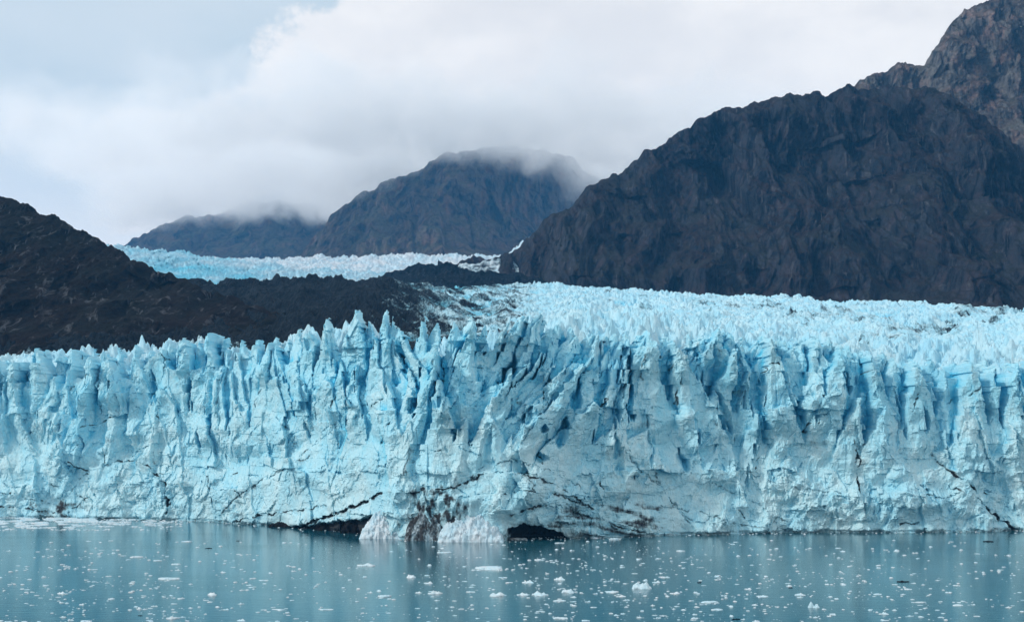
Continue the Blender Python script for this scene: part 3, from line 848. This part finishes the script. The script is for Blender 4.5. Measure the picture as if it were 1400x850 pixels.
o = terrain('upper_glacier', [(630, 362), (680, 350), (700, 341), (712, 334), (722, 327), (732, 325), (745, 328), (752, 334), (790, 350)], [(630, 372), (790, 372)], 3800, 3300, 640, 780, M_far, rows=60, step=1.3,
            gully=(34, 14, .8), ridge_j=12, rough=2.2, spike=5.5, seed=27.0, attrs=ICE2, parent=glacier)
o['label'] = 'small white side tongue of ice in the gap beside the right cliff'
GRY = {'blue': lambda X_, Y_, Z_, P, PY: .15, 'dirt': lambda X_, Y_, Z_, P, PY: .50 + .3 * fbm(X_ / 14, Z_ / 8, 6.0, 3)}
terrain('ice_ridge', [(610, 372), (640, 362), (665, 356), (690, 352), (720, 358), (745, 366), (790, 380), (820, 392)], [(600, 392), (830, 398)], 2250, 2050, 612, 815, M_far, rows=70, step=1.2,
        gully=(22, 10, .5), ridge_j=6, rough=2, seed=31.0, attrs=GRY, parent=glacier)
terrain('moraine', [(505, 380), (530, 374), (545, 369), (560, 363), (580, 360), (600, 361), (625, 362), (650, 372), (680, 384)], [(505, 386), (690, 390)], 2030, 1960, 512, 680, M_debris, rows=50, step=1.2,
        gully=(24, 8, .6), ridge_j=4, seed=34.0, parent=glacier)
terrain('moraine', [(560, 388), (590, 380), (612, 369), (640, 369), (665, 371), (700, 372), (730, 379), (760, 388), (800, 400)], [(560, 394), (800, 402)], 1900, 1840, 566, 790, M_debris, rows=50, step=1.2,
        gully=(24, 8, .6), ridge_j=4, seed=37.0, parent=glacier)

# ------------------------------------------------------------------ rubble and rock at the foot of the cliff
M_rubble = ice_material('rubble_ice', crust=(.64, .79, .86), clean=(.45, .74, .86), scale=.5)
M_floe = ice_material('floe_ice', crust=(.72, .85, .90), clean=(.40, .74, .86), scale=.5)
M_wet = rock_material('wet_rock', dark=(.012, .013, .015), mid=(.03, .032, .035), light=(.10, .10, .10), light_amt=.3, brown_amt=0, scale=.12)


def mound(name, px0, px1, py_top, peak, Yc, depth, mat, seed, label, cat, rough=1.0, dirt_=.1):
    x0, x1 = (px0 - 700) / F * Yc, (px1 - 700) / F * Yc
    H = (HY - py_top) / F * Yc + CAMH
    n, m = 150, 90
    u, v_ = np.meshgrid(np.linspace(0, 1, n), np.linspace(0, 1, m))
    Xm = x0 + (x1 - x0) * u; Ym = Yc - depth / 2 + depth * v_
    ed = np.clip(1 - np.abs(u - .5) * 2, 0, 1); pk = interp(u, [(0, 0), (.05, .35), (.22, .80), (peak, 1), (.82, .78), (.95, .35), (1, 0)])
    env = pk * np.clip(v_ * 2.2, 0, 1) ** .6
    Us = Ym + H * env * 1.3
    lump = .5 + .5 * fbm(Xm / 3.2, Ym / 3.2, seed, 3) + 0
    Zm = H * env * (.86 + .22 * (lump - .5) * 2) + rough * (-facets(Xm / 2.2, Us / 2.2, 3.0, .8) * .9 - facets(Xm / .9, Us / .9, 3.0, .8) * .5 + .35 * fbm(Xm / .8, Us / .8, 3.0, 3)) * np.clip(env * 5, 0, 1)
    Ym2 = Ym + .8 * fbm(Xm / 2, Zm / 2, seed + 4, 3)
    Zm = np.where((u <= 0) | (u >= 1) | (v_ <= 0), -.8, Zm - .3)
    V = np.stack([Xm, Ym2, Zm], -1).reshape(-1, 3)
    o = link_mesh(name, V, grid_quads(*Xm.shape), mat, None, {'blue': (.1 + .2 * fbm(Xm, Ym, 1., 2)).ravel(), 'dirt': np.clip(dirt_ + .3 * fbm(Xm / 3, Ym / 3, seed + 2, 3), 0, 1).ravel()})
    return tag(o, label, cat)


yc = float(YW_px(530)) - 12
mound('ice_rubble_mound', 492, 562, 699, .42, yc, 14, M_rubble, 3.0, 'smaller left mound of fallen white ice crumbs beside the dark undercut', 'ice mound')
yc = float(YW_px(645)) - 12
mound('ice_rubble_mound', 598, 690, 698, .62, yc, 14, M_rubble, 9.0, 'wider right mound of fallen white ice crumbs beside the cave', 'ice mound')
mound('dirty_ice_mound', 553, 612, 690, .5, float(YW_px(582)) - 11, 10, M_rubble, 19.0, 'grit-blackened ice buttress between the two white rubble mounds', 'ice mound', dirt_=.6)
mound('rock', 466, 500, 706, .5, float(YW_px(483)) - 7, 8, M_wet, 13.0, 'wet black boulder against the left side of the smaller ice mound', 'rock')
mound('rock', 366, 428, 712, .5, float(YW_px(400)) - 9, 8, M_wet, 23.0, 'long low black rock just above the water under the left cliff', 'rock', rough=.7)
mound('rock', 430, 466, 712, .4, float(YW_px(448)) - 7, 6, M_wet, 29.0, 'small wet black rock between the long low rock and the boulder', 'rock', rough=.8)


# ------------------------------------------------------------------ floating ice
def floe_mesh(seed, tall=.35, lumps=2):
    """unit floe, about 1 m wide: irregular slab of one to three lumps with a chipped top, closed below the water"""
    r = random.Random(seed)
    nr, na = 7, 22
    vs, fs = [], []
    cs = [(r.uniform(-.25, .25), r.uniform(-.12, .12), r.uniform(.14, .3), r.uniform(.5, 1)) for _ in range(lumps)]
    ph = [r.uniform(0, 6.28) for _ in range(5)]
    out_ = [(.5 * (1 + .18 * math.sin(2 * a_ + ph[0]) + .16 * math.sin(3 * a_ + ph[1]) + .10 * math.sin(5 * a_ + ph[2]) + .08 * math.sin(9 * a_ + ph[3]) + r.uniform(-.07, .07)))
            for a_ in [6.2832 * k / na for k in range(na)]]
    for i in range(nr + 1):
        f_ = i / nr
        for k in range(na):
            a_ = 6.2832 * k / na
            rad = out_[k] * (f_ if i < nr else 1.0)
            x, y = math.cos(a_) * rad, math.sin(a_) * rad * .6
            hgt = .07
            for (cx_, cy_, cr, ch) in cs:
                hgt = max(hgt, ch * max(0, 1 - math.hypot(x - cx_, (y - cy_) * 1.3) / cr) ** .7 * tall)
            hgt *= 1 if f_ < .86 else .7
            hgt += r.uniform(-.02, .02)
            if i == nr: hgt = -.12
            vs.append((x, y, hgt))
    for i in range(nr):
        for k in range(na):
            a0, a1 = i * na + k, i * na + (k + 1) % na
            fs.append((a0, a0 + na, a1 + na, a1))
    fs = [f for f in fs]
    me = bpy.data.meshes.new('ice_floe')
    me.from_pydata(vs, [], [f for f in fs])
    me.validate()
    for pnm in ('blue', 'dirt'):
        at = me.attributes.new(pnm, 'FLOAT', 'POINT')
        at.data.foreach_set('value', [r.uniform(0, .35) if pnm == 'blue' else 0.0 for _ in vs])
    me.materials.append(M_floe)
    return me


flat = [floe_mesh(100 + i, .10 + .02 * (i % 4), 1 + i % 3) for i in range(10)]
lumpy = [floe_mesh(200 + i, .34 + .05 * (i % 3), 2 + i % 2) for i in range(8)]
darkm = []
for i in range(3):
    me = floe_mesh(300 + i, .22, 2); me.materials.clear(); me.materials.append(M_wet); darkm.append(me)


def floe(me, px, py, wpx, name, label, cat, group, r):
    Y = CAMH * F / (py - HY)
    x = (px - 700) / F * Y
    o = bpy.data.objects.new(name, me); COL.objects.link(o)
    s = wpx * .97 / F * Y
    o.location = (x, Y, 0)
    o.rotation_euler = (0, 0, r.uniform(-.5, .5) + (math.pi if r.random() < .5 else 0))
    o.scale = (s, s * r.uniform(.8, 1.5), s * r.uniform(.6, .95))
    return tag(o, label, cat, group)


rf = random.Random(77)
GB, GS, GD = 'larger ice floes on the water', 'small ice fragments on the water', 'dark dirty ice pieces on the water'
# px, py, width px, tall?, label
NAMED = [
    (709, 736, 22, 0, 'flat white floe touching the foot of the cliff in front of the cave'),
    (596, 811, 20, 1, 'knobbly white floe left of the long flat floe, low in the centre left'),
    (670, 777, 46, 0, 'longest thin white floe, in the open water below the right rubble mound'),
    (680, 814, 28, 1, 'lumpy white floe directly left of the tight row of two'),
    (716, 813, 18, 1, 'round white floe at the left end of a tight row of two'),
    (738, 813, 25, 1, 'white floe at the right end of a tight row of two'),
    (722, 796, 18, 1, 'lumpy white floe directly above the tight row of two'),
    (776, 809, 21, 1, 'round-topped white floe right of the tight row of two'),
    (765, 792, 16, 1, 'compact white floe above the round-topped one'),
    (765, 821, 16, 0, 'flat white floe below the round-topped one'),
    (767, 845, 20, 0, 'white floe at the bottom edge right of the water centre'),
    (800, 848, 14, 0, 'small white floe cut by the bottom edge right of centre'),
    (877, 804, 33, 1, 'widest lumpy white floe, in the water right of centre'),
    (837, 809, 23, 0, 'flat white floe left of the widest lumpy floe'),
    (850, 815, 14, 1, 'small lump below the flat floe left of the widest one'),
    (897, 796, 12, 1, 'small bright lump above right of the widest lumpy floe'),
    (910, 789, 12, 1, 'small white lump furthest above right of the widest lumpy floe'),
    (923, 811, 14, 1, 'white lump right of the widest lumpy floe'),
    (950, 845, 13, 1, 'white lump near the bottom edge below the widest lumpy floe'),
    (970, 823, 22, 0, 'thin flat floe right of and below the widest lumpy floe'),
    (981, 833, 19, 0, 'thin flat floe close below another thin one, right of centre'),
    (1022, 805, 11, 1, 'small round white lump in open water right of centre'),
    (1043, 815, 21, 0, 'flat white floe right of a small round lump'),
    (1093, 813, 15, 1, 'bright white lump in the right water, above the tall one'),
    (1113, 830, 17, 2, 'tallest white ice lump, standing upright in the right water'),
    (1139, 840, 10, 1, 'small round lump right of the tallest lump'),
    (1209, 839, 13, 1, 'white lump near the bottom right water'),
    (1259, 823, 13, 0, 'flat white floe in the right water between two lumps'),
    (1310, 827, 17, 0, 'bright flat floe near the right edge of the water'),
    (1379, 830, 12, 1, 'white lump closest to the right edge'),
    (1200, 812, 14, 0, 'flat floe above the lump at the bottom right'),
    (1241, 805, 13, 0, 'flat floe just under the dark dirty piece on the right'),
    (187, 761, 18, 0, 'white floe below the ice slush at the far left, nearest the cliff'),
    (215, 766, 15, 0, 'left one of a pair of thin floes in the upper left water'),
    (241, 771, 16, 0, 'right one of a pair of thin floes in the upper left water'),
    (230, 791, 31, 0, 'widest thin floe in the left water'),
    (235, 845, 19, 1, 'lumpy white floe at the bottom edge of the left water'),
    (84, 811, 13, 1, 'white lump in the far left water'),
    (117, 849, 17, 0, 'flat floe cut by the bottom edge at the far left'),
    (290, 813, 15, 1, 'white lump in the left water between two flat floes'),
    (247, 818, 12, 0, 'flat floe left of the white lump in the left water'),
    (330, 848, 13, 1, 'white lump at the bottom edge left of centre'),
    (382, 833, 12, 0, 'flat floe above the bottom edge left of centre'),
    (360, 793, 13, 0, 'lone flat floe in the middle of the left water'),
    (256, 740, 17, 0, 'thin flat floe close to the cliff in the left water'),
    (447, 833, 18, 0, 'flat floe low in the water left of the knobbly floe'),
    (502, 773, 24, 1, 'broken lumpy floe in the water below the smaller rubble mound'),
    (525, 815, 22, 0, 'thin flat floe left of the knobbly floe'),
    (562, 789, 16, 1, 'white floe above and left of the knobbly floe'),
    (585, 797, 13, 1, 'white floe just above the knobbly floe'),
    (607, 755, 18, 0, 'flat floe in the water right below the wider rubble mound'),
    (572, 810, 10, 1, 'small lump just left of the knobbly floe'),
    (643, 809, 13, 0, 'flat floe between the knobbly floe and the tight row'),
    (931, 753, 13, 0, 'flat floe alone in the upper right water'),
    (765, 742, 13, 0, 'small flat floe near the right end of the cave'),
    (812, 735, 14, 0, 'flat floe near the cliff foot right of the cave'),
    (840, 737, 22, 0, 'grey thin floe near the cliff foot right of the cave'),
    (1146, 749, 10, 0, 'small flat floe in the upper right water nearest the cliff'),
]
for (px, py, w_, tall, lab) in NAMED:
    me = (lumpy if tall else flat)[rf.randrange(8)]
    o = floe(me, px, py, w_, 'ice_floe', lab, 'ice floe', GB, rf)
    if tall == 2: o.scale.z *= 1.9
for (px, py, w_, lab) in [(1235, 795, 15, 'largest dark dirty ice piece, in the right water'), (956, 796, 8, 'small dark ice piece right of the widest lumpy floe'), (1081, 803, 8, 'small dark ice piece left of the bright white lump on the right'),
                          (1006, 846, 12, 'dark ice piece at the bottom edge right of centre'), (1352, 740, 13, 'thin dark ice piece in the right water nearest the cliff'),
                          (286, 749, 9, 'dark ice piece in the left water nearest the cliff'), (192, 841, 7, 'dark speck of ice low in the left water'), (325, 739, 6, 'tiny dark piece close to the left cliff')]:
    floe(darkm[rf.randrange(3)], px, py, w_, 'dirty_ice_piece', lab, 'dirty ice', GD, rf)


def density(px, py):
    d = interp(py, [(735, .25), (760, .7), (790, 1), (850, .9)])
    d *= interp(px, [(0, 1.0), (250, .8), (420, .35), (600, .55), (760, 1.25), (900, 1.1), (1100, .7), (1400, .55)])
    return float(d)


LANDMARKS = [(709, 736, 'the floe touching the cave foot'), (596, 811, 'the knobbly floe'), (670, 777, 'the longest thin floe'), (728, 813, 'the tight row of two floes'),
             (776, 809, 'the round-topped floe'), (877, 804, 'the widest lumpy floe'), (975, 828, 'the two thin floes right of centre'), (1043, 815, 'the flat floe beside a round lump'),
             (1113, 830, 'the tallest ice lump'), (1209, 839, 'the bottom right lump'), (1235, 795, 'the largest dark piece'), (1310, 827, 'the bright floe near the right edge'),
             (1352, 740, 'the thin dark piece by the cliff'), (1146, 749, 'the flat floe under the right cliff'), (931, 753, 'the lone upper right floe'), (187, 761, 'the floe below the slush'),
             (228, 769, 'the upper left pair of floes'), (230, 791, 'the widest left floe'), (84, 811, 'the far left lump'), (235, 845, 'the bottom left lumpy floe'),
             (290, 813, 'the left water lump'), (360, 793, 'the lone left flat floe'), (447, 833, 'the low flat floe left of centre'), (502, 773, 'the broken lumpy floe'),
             (607, 755, 'the floe below the rubble'), (765, 742, 'the floe at the cave end'), (256, 740, 'the thin floe by the left cliff'), (1006, 846, 'the dark piece at the bottom'),
             (767, 845, 'the bottom centre floe')]
_used = {}


def where(px, py, w_, lumpy_):
    d, lx, ly, nm = min((math.hypot(px - a_, (py - b_) * 2.2), a_, b_, c_) for a_, b_, c_ in LANDMARKS)
    dx, dy = px - lx, (py - ly) * 2.2
    an = math.degrees(math.atan2(-dy, dx)) % 360
    dr = ['right of', 'above right of', 'above', 'above left of', 'left of', 'below left of', 'below', 'below right of'][int((an + 22.5) // 45) % 8]
    k = _used[(nm, dr)] = _used.get((nm, dr), 0) + 1
    o_ = ['nearest', 'second', 'third', 'fourth', 'fifth', 'sixth', 'seventh', 'eighth', 'ninth', 'tenth', 'eleventh', 'twelfth', 'thirteenth', 'fourteenth'][min(k - 1, 13)]
    return '%s %s white ice bit, %s %s %s' % ('small' if w_ > 7 else 'tiny', 'lumpy' if lumpy_ else 'flat', o_, dr, nm)


n = 0
small = []
while len(small) < 2200:
    px, py = rf.uniform(-40, 1440), rf.uniform(738, 862)
    if py < interp(px, WL) + 8 or rf.random() > density(px, py) * float(np.clip(.7 + 1.6 * perlin(np.array([px / 60.]), np.array([py / 9.]), 3.0)[0], .1, 1.6)): continue
    w_ = 1.7 + 8.5 * rf.random() ** 2.7 * (.6 + .4 * (py - 735) / 120)
    small.append((w_, px, py))
small.sort(reverse=True)
ind = [s for s in small if 0 < s[1] < 1400 and s[2] < 849][:228]
near_first = sorted(ind, key=lambda q_: min(math.hypot(q_[1] - a_, (q_[2] - b_) * 2.2) for a_, b_, c_ in LANDMARKS))
for (w_, px, py) in near_first:
    lu = rf.random() < .45
    floe((lumpy if lu else flat)[rf.randrange(8)], px, py, w_, 'ice_fragment', where(px, py, w_, lu), 'ice fragment', GS, rf)
rest = [s for s in small if s not in set(ind)]


def crumb_mesh(name, items, label, cat):
    vs, fs = [], []
    r = random.Random(4)
    for (w_, px, py) in items:
        Y = CAMH * F / (py - HY); x = (px - 700) / F * Y; s = w_ / F * Y * .5
        k = 7; base = len(vs); hh = s * r.uniform(.2, .45); ph = r.uniform(0, 6.28)
        rs = [r.uniform(.7, 1.15) for _ in range(k)]
        for lvl, (q_, zz) in enumerate(((1, -.1), (.95, hh * .55), (.55, hh))):
            for j in range(k):
                a_ = 6.2832 * j / k + ph
                vs.append((x + math.cos(a_) * s * rs[j] * q_, Y + math.sin(a_) * s * rs[j] * q_, zz + (r.uniform(-.2, .2) * hh if lvl else 0)))
        vs.append((x, Y, hh * r.uniform(.9, 1.2)))
        for lvl in (0, 1):
            for j in range(k):
                a0, a1 = base + lvl * k + j, base + lvl * k + (j + 1) % k
                fs.append((a0, a1, a1 + k, a0 + k))
        for j in range(k):
            fs.append((base + 2 * k + j, base + 2 * k + (j + 1) % k, base + 3 * k, base + 3 * k))
    fs = [f_ if len(set(f_)) == 4 else f_[:3] for f_ in fs]
    me = bpy.data.meshes.new(name); me.from_pydata(vs, [], fs)
    for pnm in ('blue', 'dirt'):
        me.attributes.new(pnm, 'FLOAT', 'POINT')
    me.materials.append(M_floe)
    o = bpy.data.objects.new(name, me); COL.objects.link(o)
    return tag(o, label, cat, kind='stuff')


crumb_mesh('ice_crumbs', rest, 'tiny white ice crumbs scattered over the fjord water', 'ice crumbs')
sl_items = []
foot = []
for i in range(700):
    px = rf.uniform(-60, 1460)
    foot.append((rf.uniform(1.2, 3.6), px, float(interp(px, WL)) + rf.uniform(-.2, 1.6) + 1.2 * rf.random() ** 3 * 4))
crumb_mesh('ice_crumbs', foot, 'broken white ice bits gathered along the foot of the cliff', 'ice crumbs')
while len(sl_items) < 9000:                                        # slush band under the left cliff
    px = rf.uniform(-140, 250); t = rf.random()
    py = 707 + 17 * t ** 1.1 + rf.gauss(0, .8)
    lim = interp(px, [(-140, 1), (60, 1), (130, .85), (200, .4), (250, .1)])
    if rf.random() > lim * (1 - .75 * t): continue
    if float(perlin(np.array([px / 22.]), np.array([py / 3.]), 1.0)[0]) < -.12 + .25 * t: continue
    sl_items.append((rf.uniform(1.4, 4.2), px, max(py, interp(px, WL) + 1.0)))
crumb_mesh('ice_slush', sl_items, 'band of white brash ice on the water along the far left cliff foot', 'slush')

# ------------------------------------------------------------------ air
mh = bpy.data.materials.new('air'); mh.use_nodes = True; mh.node_tree.nodes.clear()
g = G(mh.node_tree)
vo = g.n('ShaderNodeVolumePrincipled'); vo.inputs['Color'].default_value = (.12, .50, 1, 1); vo.inputs['Density'].default_value = 5.0e-5
oo = g.n('ShaderNodeOutputMaterial'); mh.node_tree.links.new(vo.outputs[0], oo.inputs['Volume'])


def box(name, a, b_, mat):
    v = np.array([[x, y, z] for x in (a[0], b_[0]) for y in (a[1], b_[1]) for z in (a[2], b_[2])], np.float32)
    q = np.array([[0, 1, 3, 2], [4, 6, 7, 5], [0, 4, 5, 1], [2, 3, 7, 6], [0, 2, 6, 4], [1, 5, 7, 3]])
    return link_mesh(name, v, q, mat, smooth=False)


tag(box('haze', (-3600, -320, -1), (3600, 7000, 1250), mh), 'thin bluish air over the whole fjord', 'haze', kind='stuff')

# cloud bank round the summits of the far mountains: lumpy body filled with uneven droplets
mc = bpy.data.materials.new('cloud_vapour'); mc.use_nodes = True; mc.node_tree.nodes.clear()
g = G(mc.node_tree)
gm = g.n('ShaderNodeNewGeometry'); pos = gm.outputs['Position']
sp = g.n('ShaderNodeSeparateXYZ'); mc.node_tree.links.new(pos, sp.inputs[0])
cn = g.noise(pos, .0030, 6, .58, .3)
cn2 = g.noise(g.mapping(pos, loc=(700, 0, 0)), .0011, 2, .5)
zz = g.math('ADD', sp.outputs[2], g.math('MULTIPLY', g.math('SUBTRACT', cn, .5), -480.0))
zz = g.math('ADD', zz, g.math('MULTIPLY', g.math('SUBTRACT', cn2, .5), -300.0))
lo_ = g.ramp(g.math('SUBTRACT', zz, g.ramp(sp.outputs[0], -500.0, 100.0, 0.0, 40.0)), 838.0, 900.0)
hi_ = g.ramp(g.math('ADD', sp.outputs[2], g.math('MULTIPLY', g.math('SUBTRACT', cn, .5), 500.0)), 975.0, 1060.0, 1.0, 0.0)
xl = g.ramp(g.math('ADD', sp.outputs[0], g.math('MULTIPLY', g.math('SUBTRACT', cn, .5), 1500.0)), -1650.0, -1250.0)
hi_ = g.math('MULTIPLY', hi_, xl)
xe = g.ramp(sp.outputs[0], 500.0, 900.0, 1.0, 0.0)
dn = g.math('MULTIPLY', g.math('MULTIPLY', lo_, hi_), g.math('MULTIPLY', xe, g.ramp(g.noise(pos, .0085, 5, .6, .5), .36, .66, .002, .0135)))
vp = g.n('ShaderNodeVolumePrincipled'); vp.inputs['Color'].default_value = (1, 1, 1, 1)
g.set(vp.inputs['Density'], dn); vp.inputs['Anisotropy'].default_value = 0
oo = g.n('ShaderNodeOutputMaterial'); mc.node_tree.links.new(vp.outputs[0], oo.inputs['Volume'])
cb = box('cloud', (-1900, 3950, 700), (950, 5800, 1180), mc)
tag(cb, 'low white cloud wrapped round the summits of the far mountains', 'cloud', kind='stuff')
SC.cycles.volume_step_rate = 2.0
